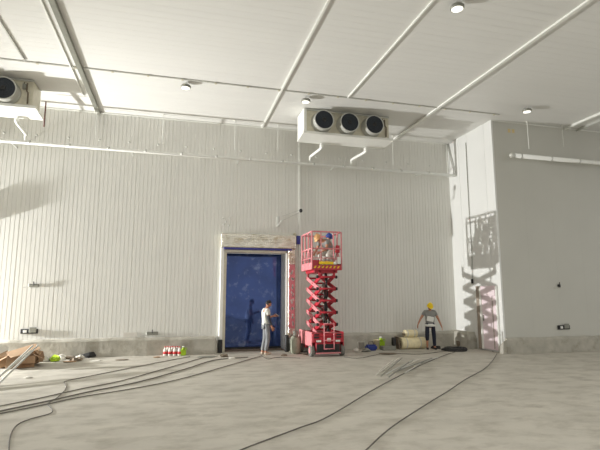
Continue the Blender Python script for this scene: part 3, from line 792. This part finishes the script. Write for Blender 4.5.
# door side debris
for (px,py,m,w,h,lab) in ((224,357,'soil',.12,.09,'brown debris lump at the left foot of the blue door'),(232,359,'rag',.10,.05,'pale rag lying before the left door jamb'),(207,357,'greymetal',.3,.02,'flat grey sheet on the floor left of the blue door'),
        (284,356,'soil',.10,.06,'brown debris at the right foot of the blue door'),(157,357.5,'card',.12,.03,'flat orange-brown scrap left of the drinks'),(122,360,'soil',.2,.02,'thin brown mat in front of the left kerb')):
    scrap(px,py,w,h,m,lab)
# drink bottles in shrink wrap
g = 'red and white drink bottles'
def bottle(loc):
    t = thing('drink_bottle', 'small red and white drink bottle in the row against the left kerb', 'bottle', loc, 0, g)
    MB().lathe([(.05,0),(.058,.02),(.058,.16),(.03,.23),(.022,.25)], n=14).build('body', M['rag'], t)
    MB().lathe([(.060,.05),(.060,.13)], n=14).build('wrapper', M['redp'], t)
    MB().lathe([(.025,.25),(.025,.28)], n=10).build('cap', M['redp'], t)
    return t
b0 = None
for k in range(7):
    p = ground(165+k*2.4, 355.6) + Vector((0,(k%2)*.12,0))
    if b0 is None: b0 = bottle(tuple(p))
    else: dup(b0, tuple(p))
scrap(171,354.6,.2,.42,'plastic','crumpled clear plastic wrap behind the drink bottles','plastic_wrap','plastic wrap').location.y += .06

# ------------------------------------------------------------------ cardboard and rubbish on the left
def carton(loc, rz, w, d, h, label, open_=True):
    t = thing('cardboard_box', label, 'cardboard box', loc, rz)
    b = MB(); th = .008
    b.box((-w/2,-d/2,0),(w/2,d/2,th)); b.box((-w/2,-d/2,0),(-w/2+th,d/2,h)); b.box((w/2-th,-d/2,0),(w/2,d/2,h)); b.box((-w/2,-d/2,0),(w/2,-d/2+th,h)); b.box((-w/2,d/2-th,0),(w/2,d/2,h))
    b.build('carton', M['card'], t)
    if open_:
        for s in (-1,1):
            q = MB(); q.box((-.0,-d/2,-.004),(s*w*.45,d/2,.004)); f = q.build('flap', M['card'], t); f.location = (s*w/2,0,h); f.rotation_euler = (0, s*.5, 0)
            q = MB(); q.box((-w/2,0,-.004),(w/2,s*d*.45,.004)); f = q.build('flap', M['card'], t); f.location = (0,s*d/2,h); f.rotation_euler = (-s*.7 if s > 0 else .9,0,0)
    return t
p = ground(16,369)
carton((p.x-.02,p.y+.35,0), .35, .64, .5, .30, 'open brown cardboard box nearest the camera at the far left')
carton((p.x-1.05,p.y+.95,0), -.3, .55, .5, .32, 'brown cardboard box behind, cut by the left edge')
scrap(9,367,.36,.42,'card','crumpled brown cardboard heap cut by the left edge','crumpled_cardboard','cardboard')
scrap(31,364,.26,.36,'card','crumpled brown cardboard at the right end of the left heap','crumpled_cardboard','cardboard')
b = MB(); b.box((-.35,-.22,-.005),(.35,.22,.005)); o = b.build('cardboard_sheet', M['card']); o.location=(p.x+.10,p.y+.15,.44); o.rotation_euler=(.25,-.25,.5); tag(o,'loose bent cardboard sheet lying over the open box','cardboard sheet')
b = MB(); b.box((-.25,-.2,-.005),(.25,.2,.005)); o = b.build('cardboard_sheet', M['rag']); o.location=(p.x-.65,p.y+.45,.46); o.rotation_euler=(.5,.3,-.2); tag(o,'pale sheet standing tilted at the far left behind the box','cardboard sheet')
for k,(a,c,lab) in enumerate((((-3.55,11.1,.02),(-3.42,13.7,.60),'left of three grey tubes leaning over the open box'),((-3.40,11.0,.02),(-3.32,13.8,.60),'middle of three grey tubes leaning over the open box'),((-3.62,11.4,.02),(-3.40,13.5,.50),'grey tube crossing the two others on the open box'))):
    a = Vector(a); c = Vector(c)
    tag(MB().tube([a,c], .022, 8).build('metal_tube', M['alu'], loc=a), lab, 'tube')
coords = [(42,362,'rag',.14,.16,'pale crumpled bag right of the cardboard box','bag'),(49,361,'greymetal',.12,.10,'grey crumpled bag left of the green one','bag'),(55,361.5,'lime',.15,.16,'lime green plastic bag in the rubbish by the left kerb','bag'),
 (60,359.5,'rag',.16,.12,'white crumpled paper right of the green bag','paper'),(67,358.5,'soil',.3,.06,'brown scrap of board behind the rubbish row','board'),(76,361,'soil',.18,.10,'brown tangle of leaves and straps in the rubbish row','debris'),
 (80,359.5,'rag',.12,.12,'small white crumpled paper before the black bag','paper'),(88,357.5,'dark',.24,.14,'black bag against the left kerb','bag'),(105,356.5,'rag',.14,.10,'pale crumpled sheet right of the black bag','paper'),
 (28,378,'rag',.10,.03,'small white scrap alone on the floor before the box','scrap'),(70,362,'card',.2,.03,'flat brown scrap in front of the rubbish row','debris'),(96,361,'rag',.16,.02,'flat pale sheet on the floor below the black bag','paper')]
for (px,py,m,w,h,lab,cat) in coords: scrap(px,py,w,h,m,lab,{'bag':'plastic_bag','paper':'crumpled_paper','board':'board_scrap','debris':'debris_scrap','scrap':'paper_scrap'}[cat],cat)

# ------------------------------------------------------------------ cables over the floor
def cable(px, label, r=.014, m='cable', cat='cable', nm='floor_cable', z=None):
    r *= .75; pts = [ground(x, y, r+.001) for x, y in px]
    o = MB().tube(smooth(pts, 6), r, 6).build(nm, M[m], loc=pts[0]); return tag(o, label, cat)
cable([(-12,408.5),(0,406),(40,398),(80,389),(120,381),(160,370),(200,358.5),(208,356.5)], 'upper of the cables running from the left edge to the drinks', .012)
cable([(-12,416),(0,413.5),(45,404.5),(80,397),(130,389),(180,379),(230,365),(262,355.5)], 'lowest long cable running from the left edge to the blue door', .012)
cable([(-12,414),(0,411),(50,400.5),(90,391.5),(140,381.5),(185,369),(215,360),(248,357)], 'middle long cable from the left edge to the door sill', .016)
cable([(9,458),(9,445),(11,434),(17,425),(30,419),(50,413.5),(52,409),(48,403.5),(58,397),(66,388),(64.5,383),(68,380.5),(100,374),(150,364),(190,356.5)], 'looping cable curling down to the bottom left of the floor', .011)
cable([(228,458),(243,449),(300,427.5),(329,416),(378,387),(419,366),(445,355),(455,352)], 'dark cable from the bottom centre towards the black coil', .012)
cable([(360,458),(366,450),(393,426),(430,402),(448,391),(466,379),(484,369),(493,360),(497,353.5)], 'dark cable from the bottom centre to the shoes by the pink door', .012)
cable([(262,356),(268,359),(276,357.5),(290,357.5),(300,358)], 'short thin cable before the door sill', .012)
cable([(344,357),(360,358),(385,353.5),(420,354),(446,351)], 'thin cable from the lift to the black coil', .012)
for k,(a,c) in enumerate((((376,375),(399,358)),((381,376),(402,358)),((386,374),(413,360)),((392,372),(420,359)),((397,371),(432,358)),((402,368),(438,357.5)),((379,371),(393,360)),((389,377),(409,362)),((405,373),(424,361)))):
    A = ground(a[0],a[1],.018+.022*(k%3)); B = ground(c[0],c[1],.018+.022*((k+1)%3))
    tag(MB().tube([A,B], .014, 6).build('steel_bar', M[('rag','greymetal','alu')[k%3]], loc=A), 'thin bar in the loose bundle on the floor right of the lift', 'bar', 'loose bars on the floor')

# ------------------------------------------------------------------ light
def area(loc, to, sx, sy, pw, col=(1,.995,.972)):
    L = bpy.data.lights.new('light', 'AREA'); L.shape = 'RECTANGLE'; L.size = sx; L.size_y = sy; L.energy = pw; L.color = col
    o = bpy.data.objects.new('unseen_ceiling_lamp', L); COL.objects.link(o); o.location = loc
    o.rotation_euler = (Vector(to)-Vector(loc)).to_track_quat('-Z','Y').to_euler(); return o
L = bpy.data.lights.new('flood', 'SPOT'); L.energy = 12500; L.spot_size = math.radians(104); L.spot_blend = 1.0; L.shadow_soft_size = .10; L.color = (1,1,.985)
o = bpy.data.objects.new('flood', L); COL.objects.link(o); o.location = (-11,15.8,1.9)
o.rotation_euler = (Vector((10.5,14.0,3.2))-o.location).to_track_quat('-Z','Y').to_euler()                       # flood lamp far left, low
for x in (-9,-3,3.5,10,16):  # ceiling lamps out of view, added to raise the ambient light
    for y in (-4, 2):
        area((x,y,CEIL-.12), (x,y,0), .5, .5, 105)
w = bpy.data.worlds.new('world'); S.world = w; w.use_nodes = True
bg = w.node_tree.nodes['Background']; bg.inputs['Color'].default_value = (1,.995,.972,1); bg.inputs['Strength'].default_value = .64
vs = S.view_settings; vs.view_transform = 'Standard'; vs.look = 'None'; vs.gamma = 1; vs.exposure = 0.0; vs.use_curve_mapping = False
